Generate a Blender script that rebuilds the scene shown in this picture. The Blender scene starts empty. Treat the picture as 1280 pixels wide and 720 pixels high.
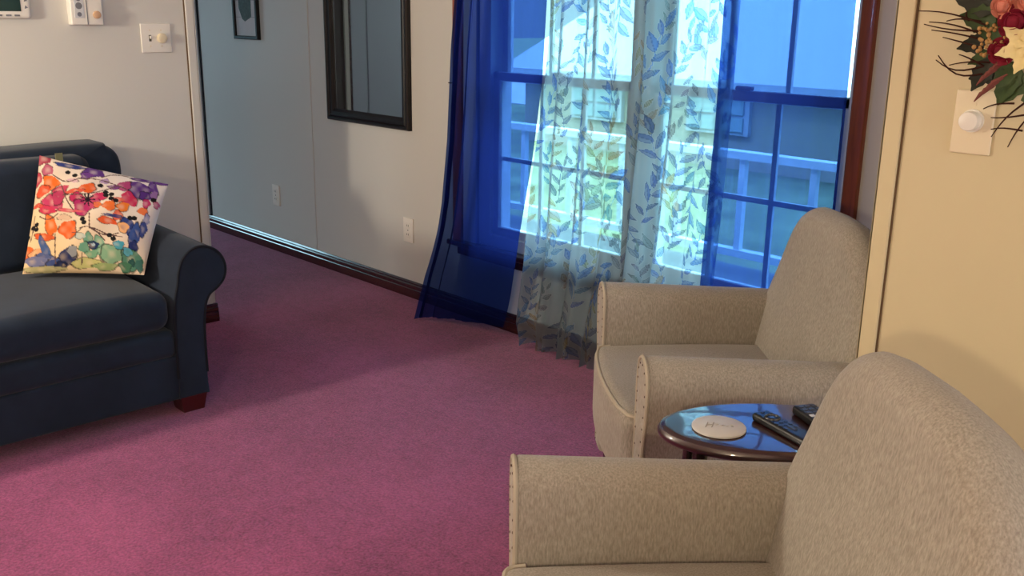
import bpy, math, random
import numpy as np
from mathutils import Vector, Matrix

random.seed(7)
S = bpy.context.scene
COL = S.collection
PI = math.pi
YW = 2.709      # room face of the window wall
XL = -3.811     # room face of the wall behind the sofa
YR = 1.85       # room face of the short wall behind the armchairs
XE = -0.888     # free end of that short wall

# ------------------------------------------------------------------ colour helpers
def lin(c):
    return tuple((v / 12.92 if v <= .04045 else ((v + .055) / 1.055) ** 2.4) for v in c)
def rgb(r, g, b):
    return lin((r / 255, g / 255, b / 255))

# ------------------------------------------------------------------ materials
class NT:
    def __init__(s, name):
        s.m = bpy.data.materials.new(name); s.m.use_nodes = True
        s.t = s.m.node_tree; s.t.nodes.clear()
        s.out = s.t.nodes.new('ShaderNodeOutputMaterial')
    def n(s, typ, **kw):
        nd = s.t.nodes.new(typ)
        for k, v in kw.items():
            if k.startswith('_'): setattr(nd, k[1:], v)
            else: nd.inputs[k.replace('__', ' ')].default_value = v
        return nd
    def l(s, a, b): s.t.links.new(a, b)

def c4(c): return (c[0], c[1], c[2], 1)

def mat(name, col, rough=.5, spec=.5, metal=0, bump=None, var=None, coat=0, sheen=0, scale=(1, 1, 1), detail=4):
    """principled material; var=(scale, amount) noise on the colour, bump=(scale, strength, distance)"""
    t = NT(name)
    p = t.n('ShaderNodeBsdfPrincipled', Roughness=rough, Metallic=metal)
    p.inputs['Base Color'].default_value = c4(col)
    p.inputs['Specular IOR Level'].default_value = spec
    p.inputs['Coat Weight'].default_value = coat
    p.inputs['Sheen Weight'].default_value = sheen
    t.l(p.outputs[0], t.out.inputs[0])
    tc = t.n('ShaderNodeTexCoord'); mp = t.n('ShaderNodeMapping'); mp.inputs['Scale'].default_value = scale
    t.l(tc.outputs['Object'], mp.inputs[0])
    if var:
        nz = t.n('ShaderNodeTexNoise', Scale=var[0], Detail=detail, Roughness=.6); t.l(mp.outputs[0], nz.inputs['Vector'])
        r = t.n('ShaderNodeValToRGB')
        r.color_ramp.elements[0].position = .3; r.color_ramp.elements[1].position = .7
        r.color_ramp.elements[0].color = c4([v * (1 - var[1]) for v in col])
        r.color_ramp.elements[1].color = c4([min(1, v * (1 + var[1])) for v in col])
        t.l(nz.outputs['Fac'], r.inputs[0]); t.l(r.outputs[0], p.inputs['Base Color'])
    if bump:
        nb = t.n('ShaderNodeTexNoise', Scale=bump[0], Detail=3); t.l(mp.outputs[0], nb.inputs['Vector'])
        b = t.n('ShaderNodeBump', Strength=bump[1], Distance=bump[2])
        t.l(nb.outputs['Fac'], b.inputs['Height']); t.l(b.outputs[0], p.inputs['Normal'])
    return t.m

M = {}
M['wall'] = mat('painted_panel', rgb(210, 208, 200), .42, .45, bump=(260, .08, .001))
M['wall_cool'] = mat('painted_panel_hall', rgb(190, 198, 198), .32, .5, bump=(260, .06, .001))
M['wall_cream'] = mat('cream_panel', rgb(206, 192, 154), .5, .4, bump=(220, .1, .001))
M['trim_cream'] = mat('cream_trim', rgb(216, 208, 186), .45, .4)
M['ceil'] = mat('ceiling_paint', rgb(225, 223, 216), .8, .2)
M['base_wood'] = mat('dark_red_wood', rgb(62, 26, 20), .22, .6, var=(9, .25), scale=(1, 1, 14), coat=.3)
M['casing'] = mat('red_brown_wood', rgb(150, 76, 44), .35, .4, var=(10, .22), scale=(9, 9, .6), coat=.2)
M['black_wood'] = mat('near_black_wood', rgb(20, 15, 15), .42, .35, var=(12, .2), scale=(6, 6, 1))
M['leg'] = mat('espresso_wood', rgb(36, 18, 16), .25, .5)
M['table'] = mat('mahogany_varnish', rgb(52, 24, 24), .3, .6, var=(5, .15), scale=(1, 6, 1), coat=.8)
M['foot'] = mat('red_mahogany', rgb(70, 22, 22), .3, .5)
M['velvet'] = mat('charcoal_blue_velvet', rgb(31, 41, 56), .9, .15, var=(7, .22), bump=(420, .15, .002), sheen=.12)
M['velvet_piping'] = mat('dark_piping', rgb(24, 28, 36), .8, .2)
M['white_plastic'] = mat('white_plastic', rgb(232, 228, 218), .35, .5)
M['ivory_plastic'] = mat('ivory_plastic', rgb(226, 212, 180), .35, .5)
M['grey_plastic'] = mat('grey_print', rgb(120, 122, 128), .5, .3)
M['tan_plastic'] = mat('tan_plastic', rgb(205, 165, 130), .4, .5)
M['lcd'] = mat('dark_lcd', rgb(38, 62, 60), .2, .5)
M['black_plastic'] = mat('black_plastic', rgb(14, 15, 18), .35, .5)
M['dark_button'] = mat('dark_button', rgb(42, 44, 50), .3, .5)
M['pale_button'] = mat('pale_button', rgb(205, 208, 210), .4, .4)
M['slot'] = mat('socket_slot', rgb(90, 86, 78), .6, .3)
M['mirror'] = mat('mirror_glass', (.80, .86, .86), .02, .5, metal=1)
M['paper'] = mat('print_paper', rgb(206, 208, 210), .6, .3, var=(14, .06))
M['ink'] = mat('print_grey_green', rgb(92, 112, 112), .7, .2, var=(60, .25))
M['ink_line'] = mat('print_line', rgb(140, 146, 152), .7, .2)
M['coaster'] = mat('white_stone', rgb(206, 206, 204), .6, .3, var=(40, .04))
M['pencil'] = mat('engraved_grey', rgb(172, 170, 168), .8, .2)
M['stud'] = mat('antique_nailhead', rgb(74, 52, 40), .35, .5, metal=.7)
M['vinyl'] = mat('white_vinyl', rgb(228, 232, 232), .4, .4)
M['rod'] = mat('dark_bronze', rgb(40, 32, 28), .4, .5, metal=.6)
M['nail'] = mat('nail_steel', rgb(60, 50, 40), .4, .5, metal=.6)
M['leafg'] = mat('leaf_green', rgb(62, 80, 46), .6, .3, var=(30, .35))
M['leafd'] = mat('leaf_dark', rgb(46, 48, 38), .6, .3, var=(30, .35))
M['twig'] = mat('twig_brown', rgb(58, 32, 24), .8, .2)
M['rose'] = mat('wine_red_petal', rgb(118, 20, 40), .7, .2, var=(40, .3))
M['pinkf'] = mat('dusty_pink_petal', rgb(196, 120, 100), .7, .2, var=(40, .25))
M['creamf'] = mat('cream_petal', rgb(226, 208, 150), .7, .2, var=(30, .12))
M['berry'] = mat('tan_berry', rgb(168, 130, 78), .6, .3, var=(60, .3))
M['bud'] = mat('pink_brown_bud', rgb(120, 68, 60), .7, .2)
M['lawn'] = mat('lawn_grass', rgb(124, 132, 96), .9, .1, var=(1.4, .3))
M['deck'] = mat('deck_boards', rgb(120, 124, 124), .8, .2, var=(3, .1))
M['siding'] = mat('pale_siding', rgb(160, 152, 132), .7, .2)
M['shed_roof'] = mat('white_metal_roof', rgb(176, 180, 184), .6, .3)
M['pane_dark'] = mat('house_window_glass', rgb(150, 170, 172), .2, .5)
M['drive'] = mat('pale_concrete', rgb(190, 190, 186), .8, .2, var=(.6, .06))
M['door_brown'] = mat('brown_door_edge', rgb(96, 86, 76), .5, .3)
M['tag'] = mat('olive_tag', rgb(120, 120, 90), .7, .2)

def carpet():
    t = NT('carpet_pile')
    p = t.n('ShaderNodeBsdfPrincipled', Roughness=.95); p.inputs['Specular IOR Level'].default_value = .1
    p.inputs['Sheen Weight'].default_value = .25; p.inputs['Sheen Roughness'].default_value = .5
    tc = t.n('ShaderNodeTexCoord')
    a = t.n('ShaderNodeTexNoise', Scale=2.2, Detail=5, Roughness=.65); b = t.n('ShaderNodeTexNoise', Scale=120, Detail=4, Roughness=.75)
    c = t.n('ShaderNodeTexNoise', Scale=28, Detail=4, Roughness=.7)
    for x in (a, b, c): t.l(tc.outputs['Object'], x.inputs['Vector'])
    m1 = t.n('ShaderNodeMath', _operation='MULTIPLY'); m1.inputs[1].default_value = .25; t.l(a.outputs['Fac'], m1.inputs[0])
    m2 = t.n('ShaderNodeMath', _operation='MULTIPLY_ADD'); m2.inputs[1].default_value = .55; t.l(b.outputs['Fac'], m2.inputs[0]); t.l(m1.outputs[0], m2.inputs[2])
    m3 = t.n('ShaderNodeMath', _operation='MULTIPLY_ADD'); m3.inputs[1].default_value = .2; t.l(c.outputs['Fac'], m3.inputs[0]); t.l(m2.outputs[0], m3.inputs[2])
    r = t.n('ShaderNodeValToRGB')
    r.color_ramp.elements[0].position = .40; r.color_ramp.elements[1].position = .60
    r.color_ramp.elements[0].color = c4(rgb(102, 32, 76)); r.color_ramp.elements[1].color = c4(rgb(166, 73, 122))
    t.l(m3.outputs[0], r.inputs[0]); t.l(r.outputs[0], p.inputs['Base Color'])
    bp = t.n('ShaderNodeBump', Strength=.6, Distance=.006); t.l(b.outputs['Fac'], bp.inputs['Height']); t.l(bp.outputs[0], p.inputs['Normal'])
    t.l(p.outputs[0], t.out.inputs[0]); return t.m
M['carpet'] = carpet()

def linen(name, lo, hi):
    t = NT(name)
    p = t.n('ShaderNodeBsdfPrincipled', Roughness=.9); p.inputs['Specular IOR Level'].default_value = .15; p.inputs['Sheen Weight'].default_value = .15
    tc = t.n('ShaderNodeTexCoord'); mp = t.n('ShaderNodeMapping'); mp.inputs['Scale'].default_value = (1, 1, .22)
    t.l(tc.outputs['Object'], mp.inputs[0])
    a = t.n('ShaderNodeTexNoise', Scale=330, Detail=3, Roughness=.6); t.l(mp.outputs[0], a.inputs['Vector'])
    b = t.n('ShaderNodeTexNoise', Scale=3, Detail=3); t.l(tc.outputs['Object'], b.inputs['Vector'])
    m = t.n('ShaderNodeMath', _operation='MULTIPLY_ADD'); m.inputs[1].default_value = .3; t.l(b.outputs['Fac'], m.inputs[0])
    m0 = t.n('ShaderNodeMath', _operation='MULTIPLY'); m0.inputs[1].default_value = .7; t.l(a.outputs['Fac'], m0.inputs[0]); t.l(m0.outputs[0], m.inputs[2])
    r = t.n('ShaderNodeValToRGB'); r.color_ramp.elements[0].position = .36; r.color_ramp.elements[1].position = .64
    r.color_ramp.elements[0].color = c4(lo); r.color_ramp.elements[1].color = c4(hi)
    t.l(m.outputs[0], r.inputs[0]); t.l(r.outputs[0], p.inputs['Base Color'])
    bp = t.n('ShaderNodeBump', Strength=.25, Distance=.002); t.l(a.outputs['Fac'], bp.inputs['Height']); t.l(bp.outputs[0], p.inputs['Normal'])
    t.l(p.outputs[0], t.out.inputs[0]); return t.m
M['linen'] = linen('beige_linen', rgb(136, 129, 118), rgb(170, 163, 151))
M['linen_seam'] = mat('linen_seam', rgb(104, 92, 72), .9, .1)
M['linen_piping'] = mat('linen_piping', rgb(172, 163, 146), .85, .15)

def glass():
    t = NT('window_glass')
    a = t.n('ShaderNodeBsdfTransparent'); a.inputs[0].default_value = (.93, .97, .97, 1)
    g = t.n('ShaderNodeBsdfGlossy', Roughness=.02); f = t.n('ShaderNodeFresnel', IOR=1.3)
    mx = t.n('ShaderNodeMixShader'); t.l(f.outputs[0], mx.inputs[0]); t.l(a.outputs[0], mx.inputs[1]); t.l(g.outputs[0], mx.inputs[2])
    t.l(mx.outputs[0], t.out.inputs[0]); return t.m
M['glass'] = glass()

def sheer_cloth(name, tint, cloth, clear, attr=None, weave=700):
    """open-weave cloth: part of it is gaps (transparent), part is thread that glows through when lit from behind"""
    t = NT(name)
    tr = t.n('ShaderNodeBsdfTransparent'); tr.inputs[0].default_value = c4(tint)
    df = t.n('ShaderNodeBsdfDiffuse'); tl = t.n('ShaderNodeBsdfTranslucent')
    for x in (df, tl): x.inputs[0].default_value = c4(cloth)
    th = t.n('ShaderNodeMixShader'); th.inputs[0].default_value = .80
    t.l(df.outputs[0], th.inputs[1]); t.l(tl.outputs[0], th.inputs[2])
    mx = t.n('ShaderNodeMixShader'); mx.inputs[0].default_value = 1 - clear
    t.l(tr.outputs[0], mx.inputs[1]); t.l(th.outputs[0], mx.inputs[2])
    if attr:
        at = t.n('ShaderNodeAttribute', _attribute_name=attr)
        mc = t.n('ShaderNodeMix', _data_type='RGBA'); mc.inputs['A'].default_value = c4(cloth)
        t.l(at.outputs['Alpha'], mc.inputs['Factor']); t.l(at.outputs['Color'], mc.inputs['B'])
        for x in (df, tl): t.l(mc.outputs['Result'], x.inputs[0])
        mt = t.n('ShaderNodeMix', _data_type='RGBA'); mt.inputs['A'].default_value = c4(tint)
        t.l(at.outputs['Alpha'], mt.inputs['Factor']); t.l(at.outputs['Color'], mt.inputs['B'])
        t.l(mt.outputs['Result'], tr.inputs[0])
        ma = t.n('ShaderNodeMath', _operation='MULTIPLY_ADD'); ma.inputs[1].default_value = clear * .25; ma.inputs[2].default_value = 1 - clear
        t.l(at.outputs['Alpha'], ma.inputs[0]); t.l(ma.outputs[0], mx.inputs[0])
    t.l(mx.outputs[0], t.out.inputs[0]); return t.m
M['blue_cloth'] = sheer_cloth('navy_voile', (.165, .285, .66), rgb(30, 42, 112), .38)
M['print_cloth'] = sheer_cloth('leaf_print_sheer', (.56, .70, .76), rgb(172, 178, 184), .56, attr='print')

def attr_mat(name, attr, rough=.8):
    t = NT(name)
    p = t.n('ShaderNodeBsdfPrincipled', Roughness=rough); p.inputs['Specular IOR Level'].default_value = .2
    at = t.n('ShaderNodeAttribute', _attribute_name=attr); t.l(at.outputs['Color'], p.inputs['Base Color'])
    t.l(p.outputs[0], t.out.inputs[0]); return t.m
M['pillow'] = attr_mat('watercolour_flower_print', 'print')

# ------------------------------------------------------------------ mesh helpers
class MB:
    def __init__(s): s.v = []; s.f = []
    def add(s, v, f):
        o = len(s.v); s.v += [tuple(p) for p in v]; s.f += [tuple(i + o for i in q) for q in f]; return s
    def loft(s, rings, closed=True, caps=True, wrap=False):
        n = len(rings[0]); v = [p for r in rings for p in r]; f = []
        m = len(rings)
        for i in range(m if wrap else m - 1):
            a, b = i * n, ((i + 1) % m) * n
            for j in range(n if closed else n - 1):
                k = (j + 1) % n
                f.append((a + j, a + k, b + k, b + j))
        if caps and not wrap:
            f.append(tuple(range(n - 1, -1, -1))); f.append(tuple((m - 1) * n + j for j in range(n)))
        return s.add(v, f)
    def tube(s, path, r, n=8, caps=True, wrap=False):
        path = [Vector(p) for p in path]; rings = []
        m = len(path)
        rr = r if hasattr(r, '__len__') else [r] * m
        up = None
        for i, p in enumerate(path):
            a = path[(i - 1) % m] if (wrap or i > 0) else p
            b = path[(i + 1) % m] if (wrap or i < m - 1) else p
            t = (b - a).normalized()
            if up is None: up = Vector((0, 0, 1)) if abs(t.z) < .9 else Vector((1, 0, 0))
            x = t.cross(up)
            if x.length < 1e-5: x = t.cross(Vector((0, 1, 0)))
            x.normalize(); y = x.cross(t).normalized(); up = y
            rings.append([p + (x * math.cos(2 * PI * k / n) + y * math.sin(2 * PI * k / n)) * rr[i] for k in range(n)])
        return s.loft(rings, True, caps, wrap)
    def box(s, lo, hi, r=0, seg=2, crown=0, nx=6):
        """rounded box; crown lifts the middle of the top"""
        c = [(a + b) / 2 for a, b in zip(lo, hi)]; h = [(b - a) / 2 for a, b in zip(lo, hi)]
        r = min(r, min(h) * .98)
        if r <= 0:
            v = [(c[0] + i * h[0], c[1] + j * h[1], c[2] + k * h[2]) for i in (-1, 1) for j in (-1, 1) for k in (-1, 1)]
            f = [(0, 1, 3, 2), (4, 6, 7, 5), (0, 4, 5, 1), (2, 3, 7, 6), (0, 2, 6, 4), (1, 5, 7, 3)]
            return s.add(v, f)
        def coords(hh):
            e = [-hh + r * k / seg for k in range(seg)]
            mid = [-(hh - r) + 2 * (hh - r) * k / nx for k in range(nx + 1)]
            return e + mid + [-x for x in reversed(e)]
        C = [coords(x) for x in h]; idx = {}; V = []; F = []
        def vid(i, j, k):
            key = (i, j, k)
            if key in idx: return idx[key]
            p = Vector((C[0][i], C[1][j], C[2][k]))
            q = Vector([max(-(h[a] - r), min(h[a] - r, p[a])) for a in range(3)])
            d = p - q
            if d.length > 1e-9:
                # equal-angle rounding
                d = Vector([math.tan(max(-1, min(1, x / r)) * PI / 4) for x in d]); d.normalize(); p = q + d * r
            if crown:
                wx = 1 - (p.x / h[0]) ** 2; wy = 1 - (p.y / h[1]) ** 2
                p.z += crown * max(0, wx) ** .6 * max(0, wy) ** .6 * (.5 + .5 * p.z / h[2])
            idx[key] = len(V); V.append((p.x + c[0], p.y + c[1], p.z + c[2])); return idx[key]
        L = [len(x) for x in C]
        for ax in range(3):
            u, w = (ax + 1) % 3, (ax + 2) % 3
            for side in (0, L[ax] - 1):
                for a in range(L[u] - 1):
                    for b in range(L[w] - 1):
                        q = []
                        for (aa, bb) in ((a, b), (a + 1, b), (a + 1, b + 1), (a, b + 1)):
                            ijk = [0, 0, 0]; ijk[ax] = side; ijk[u] = aa; ijk[w] = bb; q.append(vid(*ijk))
                        if side == 0: q.reverse()
                        F.append(tuple(q))
        return s.add(V, F)
    def sphere(s, c, r, n=10, m=6, sc=(1, 1, 1)):
        rings = []
        for i in range(m + 1):
            a = -PI / 2 + PI * (i + .02) / (m + .04)
            rings.append([(c[0] + r * sc[0] * math.cos(a) * math.cos(2 * PI * k / n), c[1] + r * sc[1] * math.cos(a) * math.sin(2 * PI * k / n), c[2] + r * sc[2] * math.sin(a)) for k in range(n)])
        return s.loft(rings)
    def cyl(s, c, axis, r, h, n=24, bev=0):
        """disc or knob: centre of the base c, axis direction, radius, height"""
        a = Vector(axis).normalized(); x = a.orthogonal().normalized(); y = a.cross(x); c = Vector(c)
        prof = [(r, 0), (r, h - bev), (r - bev * .3, h - bev * .3), (r - bev, h)] if bev else [(r, 0), (r, h)]
        return s.loft([[c + a * d + (x * math.cos(2 * PI * k / n) + y * math.sin(2 * PI * k / n)) * q for k in range(n)] for q, d in prof])
    def map(s, fn): s.v = [tuple(fn(Vector(p))) for p in s.v]; return s
    def build(s, name, m, parent=None, smooth=True, auto=40):
        me = bpy.data.meshes.new(name); me.from_pydata(s.v, [], s.f); me.validate()
        import bmesh
        bm = bmesh.new(); bm.from_mesh(me); bmesh.ops.recalc_face_normals(bm, faces=bm.faces); bm.to_mesh(me); bm.free()
        me.materials.append(m)
        if smooth:
            me.polygons.foreach_set('use_smooth', [True] * len(me.polygons))
            if auto: me.set_sharp_from_angle(angle=math.radians(auto))
        o = bpy.data.objects.new(name, me); COL.objects.link(o)
        if parent: o.parent = parent
        return o

def empty(name, loc=(0, 0, 0), rz=0):
    o = bpy.data.objects.new(name, None); COL.objects.link(o); o.location = loc; o.rotation_euler = (0, 0, rz)
    o.empty_display_size = .05; return o
def tag(o, label, cat, group=None):
    o['label'] = label; o['category'] = cat
    if group: o['group'] = group
    return o
def struct(o, label=None):
    o['kind'] = 'structure'
    if label: o['label'] = label
    return o
def kids(o): return [c for c in COL.objects if c.parent == o]
def copy_tree(o, parent=None):
    c = o.copy(); COL.objects.link(c); c.parent = parent
    for ch in kids(o): copy_tree(ch, c)
    return c
def crom(pts, n=8, closed=False):
    """smooth curve through points (any dimension)"""
    P = [np.array(p, float) for p in pts]; out = []; m = len(P)
    for i in range(m if closed else m - 1):
        p0 = P[(i - 1) % m] if closed or i > 0 else 2 * P[0] - P[1]
        p1, p2 = P[i], P[(i + 1) % m]
        p3 = P[(i + 2) % m] if closed or i < m - 2 else 2 * P[-1] - P[-2]
        for k in range(n):
            t = k / n
            out.append(.5 * (2 * p1 + (p2 - p0) * t + (2 * p0 - 5 * p1 + 4 * p2 - p3) * t * t + (3 * p1 - p0 - 3 * p2 + p3) * t ** 3))
    if not closed: out.append(P[-1])
    return out
def inset(poly, d):
    """shrink a closed 2-D outline inwards by d"""
    n = len(poly); P = [np.array(p, float) for p in poly]
    area = sum(P[i][0] * P[(i + 1) % n][1] - P[(i + 1) % n][0] * P[i][1] for i in range(n)); sg = 1 if area > 0 else -1
    out = []
    for i in range(n):
        t = P[(i + 1) % n] - P[i - 1]; t = t / (np.linalg.norm(t) + 1e-9); out.append(P[i] + sg * np.array([-t[1], t[0]]) * d)
    return out

# ------------------------------------------------------------------ room shell
ZC = 2.25
b = MB().box((-8.2, -3.2, -.08), (3.2, YW + .15, 0)); struct(b.build('floor', M['carpet'], smooth=False), 'pink burgundy wall to wall carpet')
b = MB().box((-8.2, -3.2, ZC), (3.2, YW + .15, ZC + .2)); struct(b.build('ceiling', M['ceil'], smooth=False))
# window wall with the opening for the pair of windows
WX0, WX1, WZ0, WZ1 = -3.085, -1.41, .345, 1.80
b = MB()
b.box((-8.2, YW, 0), (WX0, YW + .15, ZC)); b.box((WX1, YW, 0), (3.2, YW + .15, ZC))
b.box((WX0, YW, 0), (WX1, YW + .15, WZ0)); b.box((WX0, YW, WZ1), (WX1, YW + .15, ZC))
wb = struct(b.build('wall_back', M['wall'], smooth=False))
# hall / next room: far wall with its own daylight opening
b = MB()
b.box((-7.6, .95, 0), (-7.5, 2.05, .75)); b.box((-7.6, .95, 1.75), (-7.5, 2.05, ZC))
b.box((-7.6, 2.05, 0), (-7.5, YW, ZC)); b.box((-7.6, -3.2, 0), (-7.5, .95, ZC))
struct(b.build('wall_hall', M['wall_cool'], smooth=False))
b = MB().box((-7.4995, .145, 0), (-7.497, .153, ZC)); struct(b.build('trim_5', M['grey_plastic'], smooth=False))
b = MB().box((-7.499, .365, 0), (-7.47, .405, ZC)); struct(b.build('trim_6', M['trim_cream'], smooth=False))
b = MB().box((-7.499, .325, 0), (-7.492, .345, ZC)); struct(b.build('trim_7', M['base_wood'], smooth=False))
b = MB().box((-7.499, .405, 0), (-7.49, .75, ZC)); struct(b.build('trim_15', M['door_brown'], smooth=False))
b = MB().box((-7.5, -3.0, 0), (XL - .1, -2.9, ZC)); struct(b.build('wall_hall_front', M['wall_cool'], smooth=False))
b = MB().box((XL - .1, -2.9, 0), (XL, 1.827, ZC)); struct(b.build('wall_left', M['wall'], smooth=False))
b = MB().box((XE, YR, 0), (3.1, YR + .07, ZC)); struct(b.build('wall_right', M['wall_cream'], smooth=False))
b = MB().box((XL, -3.0, 0), (3.1, -2.9, ZC)); struct(b.build('wall_front', M['wall'], smooth=False))
b = MB().box((3.0, -2.9, 0), (3.1, YW, ZC)); struct(b.build('wall_side', M['wall'], smooth=False))
# trims
b = MB().box((XL, 1.797, .083), (XL + .008, 1.834, ZC), .003); b.box((XL - .108, 1.826, .083), (XL + .008, 1.836, ZC), .003)
struct(b.build('trim_1', M['wall']), 'cream corner strip on the free end of the left wall')
b = MB().box((XE - .008, YR - .008, 0), (XE + .03, YR, ZC), .003); b.box((XE - .008, YR - .008, 0), (XE, YR + .078, ZC), .003)
struct(b.build('trim_2', M['wall_cream']), 'cream corner strip on the free end of the right wall')
b = MB().box((-5.70, YW - .012, .08), (-5.585, YW, ZC), .003); struct(b.build('trim_3', M['wall_cool']))
b = MB().box((-4.392, YW - .004, .08), (-4.372, YW, ZC), .0015); struct(b.build('trim_4', M['wall']))
M['shade_line'] = mat('painted_shadow_brown', rgb(104, 84, 62), .8, .2); M['shade_line_dark'] = mat('painted_shadow_dark', rgb(34, 38, 42), .8, .2)  # dark colours for thin strips that paint the shadow lines along the trims
struct(MB().box((XL, 1.792, .083), (XL + .003, 1.797, ZC)).build('trim_shadow_12', M['shade_line'], smooth=False))
struct(MB().box((XE + .030, YR - .003, .083), (XE + .0335, YR, ZC)).build('trim_shadow_13', M['shade_line'], smooth=False))
struct(MB().box((-5.585, YW - .004, .08), (-5.565, YW, ZC)).build('trim_shadow_14', M['shade_line_dark'], smooth=False))  # dark strip painted as the shadow beside the hall batten
# baseboards with a stepped profile
def baseboard(name, p0, p1, nrm):
    prof = [(0, 0), (.014, 0), (.016, .012), (.014, .040), (.011, .044), (.013, .050), (.012, .060), (.007, .066), (.009, .072), (.004, .079), (0, .079)]
    p0 = Vector(p0); p1 = Vector(p1); n = Vector(nrm)
    rings = [[p + n * a + Vector((0, 0, z)) for a, z in prof] for p in (p0, p1)]
    return struct(MB().loft(rings).build(name, M['base_wood'], smooth=False))
baseboard('baseboard_back', (-7.5, YW, 0), (3.0, YW, 0), (0, -1, 0))
baseboard('baseboard_left', (XL, -2.9, 0), (XL, 1.845, 0), (1, 0, 0))
baseboard('baseboard_right', (XE, YR, 0), (3.0, YR, 0), (0, -1, 0))

# ------------------------------------------------------------------ windows
def window(name, x0, x1, label):
    z0, zm, z1 = WZ0 + .03, 1.045, WZ1 - .02
    b = MB()
    y0, y1 = YW + .01, YW + .13
    b.box((x0, y0, z0 - .02), (x0 + .02, y1, z1)); b.box((x1 - .02, y0, z0 - .02), (x1, y1, z1)); b.box((x0, y0, z1 - .05), (x1, y1, z1)); b.box((x0, y0, z0 - .03), (x1, y1, z0 + .02))
    fr = struct(b.build(name, M['vinyl'], smooth=False), label)
    def sash(nm, za, zb, y):
        s = MB(); w = .034; a0, a1 = x0 + .017, x1 - .017
        s.box((a0, y, za), (a0 + w, y + .035, zb), .004); s.box((a1 - w, y, za), (a1, y + .035, zb), .004)
        s.box((a0, y, zb - w), (a1, y + .035, zb), .004); s.box((a0, y, za), (a1, y + .035, za + w), .004)
        so = s.build(nm, M['vinyl'], fr)
        g = MB().box((a0 + w, y + .015, za + w), (a1 - w, y + .019, zb - w)); g.build('pane', M['glass'], so, smooth=False)
        k = MB(); gw = (a1 - a0 - 2 * w) / 3; zmid = (za + zb) / 2 - (.0 if za > 1 else .015)
        for i in (1, 2): k.box((a0 + w + gw * i - .009, y + .021, za + w), (a0 + w + gw * i + .009, y + .033, zb - w))
        k.box((a0 + w, y + .0215, zmid - .009), (a1 - w, y + .0325, zmid + .009))
        k.build('muntin_grid', M['vinyl'], so, smooth=False)
        return so
    sash('lower_sash', z0 + .02, zm + .03, YW + .03)
    sash('upper_sash', zm - .01, z1 - .045, YW + .075)
    MB().box(((x0 + x1) / 2 - .03, YW + .012, zm + .03), ((x0 + x1) / 2 + .03, YW + .035, zm + .045), .005).build('sash_lock', M['vinyl'], fr)
    return fr
window('window_1', -3.035, -2.250, 'left white double hung window behind the curtains')
window('window_2', -2.198, -1.412, 'right white double hung window behind the curtains')
MX0, MX1 = -2.250, -2.198
struct(MB().box((MX0, YW - .004, WZ0), (MX1, YW + .13, WZ1), .003).build('trim_8', M['vinyl']), 'white mullion between the two windows')
# wooden casing, stool and apron
b = MB()
for (xa, xb) in ((-3.225, -3.165), (-1.410, -1.365)):
    prof = [(0, 0), (0, .018), (.006, .022), (.02, .019), (.04, .016), (.052, .018), (.0545, .014), (.0545, 0)]
    sc = (xb - xa) / .0545
    rings = [[(xa + p * sc, YW - q, z) for p, q in prof] for z in (WZ0 - .02, WZ1 + .055)]
    b.loft(rings)
b.box((-3.225, YW - .02, WZ1), (-1.365, YW, WZ1 + .055), .004)
struct(b.build('trim_9', M['casing']), 'reddish brown wooden window casing')
b = MB().box((-3.165, YW - .008, WZ0), (WX0, YW + .02, WZ1)); b.box((WX0, YW + .012, WZ0), (-3.035, YW + .13, WZ1)); struct(b.build('trim_10', M['vinyl'], smooth=False))
b = MB().box((-3.24, YW - .045, .322), (-1.35, YW + .02, .345), .006); b.box((-3.2, YW - .015, .28), (-1.39, YW, .322), .004)
struct(b.build('trim_11', M['base_wood']), 'dark wooden window stool and apron')

# ------------------------------------------------------------------ curtains
def cloth(name, nu, nv, fn, m, attr=None, smooth=True):
    """fn(U, V) -> x, y, z arrays"""
    U, V = np.meshgrid(np.linspace(0, 1, nu), np.linspace(0, 1, nv)); x, y, z = fn(U, V)
    co = np.stack([x, y, z], -1).reshape(-1, 3)
    i = np.arange(nu * nv).reshape(nv, nu); q = np.stack([i[:-1, :-1], i[:-1, 1:], i[1:, 1:], i[1:, :-1]], -1).reshape(-1, 4)
    me = bpy.data.meshes.new(name); me.from_pydata(co.tolist(), [], q.tolist())
    me.polygons.foreach_set('use_smooth', [True] * len(me.polygons)); me.materials.append(m)
    if attr is not None:
        a = me.color_attributes.new('print', 'FLOAT_COLOR', 'POINT'); a.data.foreach_set('color', attr(U, V).reshape(-1).astype(np.float32))
    o = bpy.data.objects.new(name, me); COL.objects.link(o); return o
ZT = 1.885
def interp(z, pts):
    pts = sorted(pts); return np.interp(z, [p[0] for p in pts], [p[1] for p in pts])
def left_blue(U, V):
    z = ZT + (.012 - ZT) * V
    hem = np.clip((.45 - z) / .45, 0, 1)
    xl = interp(z, [(1.9, -2.98), (1.35, -3.063), (1.17, -3.085), (.80, -3.112), (.53, -3.150), (.39, -3.182), (.2, -3.225), (.08, -3.235), (0, -3.235)])
    xr = interp(z, [(1.9, -2.54), (1.35, -2.56), (1.07, -2.575), (.77, -2.62), (.44, -2.69), (.2, -2.76), (0, -2.83)])
    # gathered at the left, flatter at the right
    g = U ** 1.75
    x = xl + (xr - xl) * g
    amp = .016 * (1 - .35 * hem) * (1 - .55 * U)
    y = 2.585 - amp * np.cos(2 * PI * (4.0 * U ** .85 + .06 * V)) - .010 * np.cos(2 * PI * 11 * U + 1.2) * (1 - U)
    x = x + .005 * np.sin(2 * PI * (4.0 * U ** .85 + .06 * V)) * (1 - hem * .5)
    y = y - .10 * hem ** 1.6 * (1 - U) ** .8 + .05 * hem * U
    z = z + .035 * hem ** 6 * U
    return x, y, z
lb = cloth('navy_curtain', 140, 110, left_blue, M['blue_cloth'])
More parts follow.
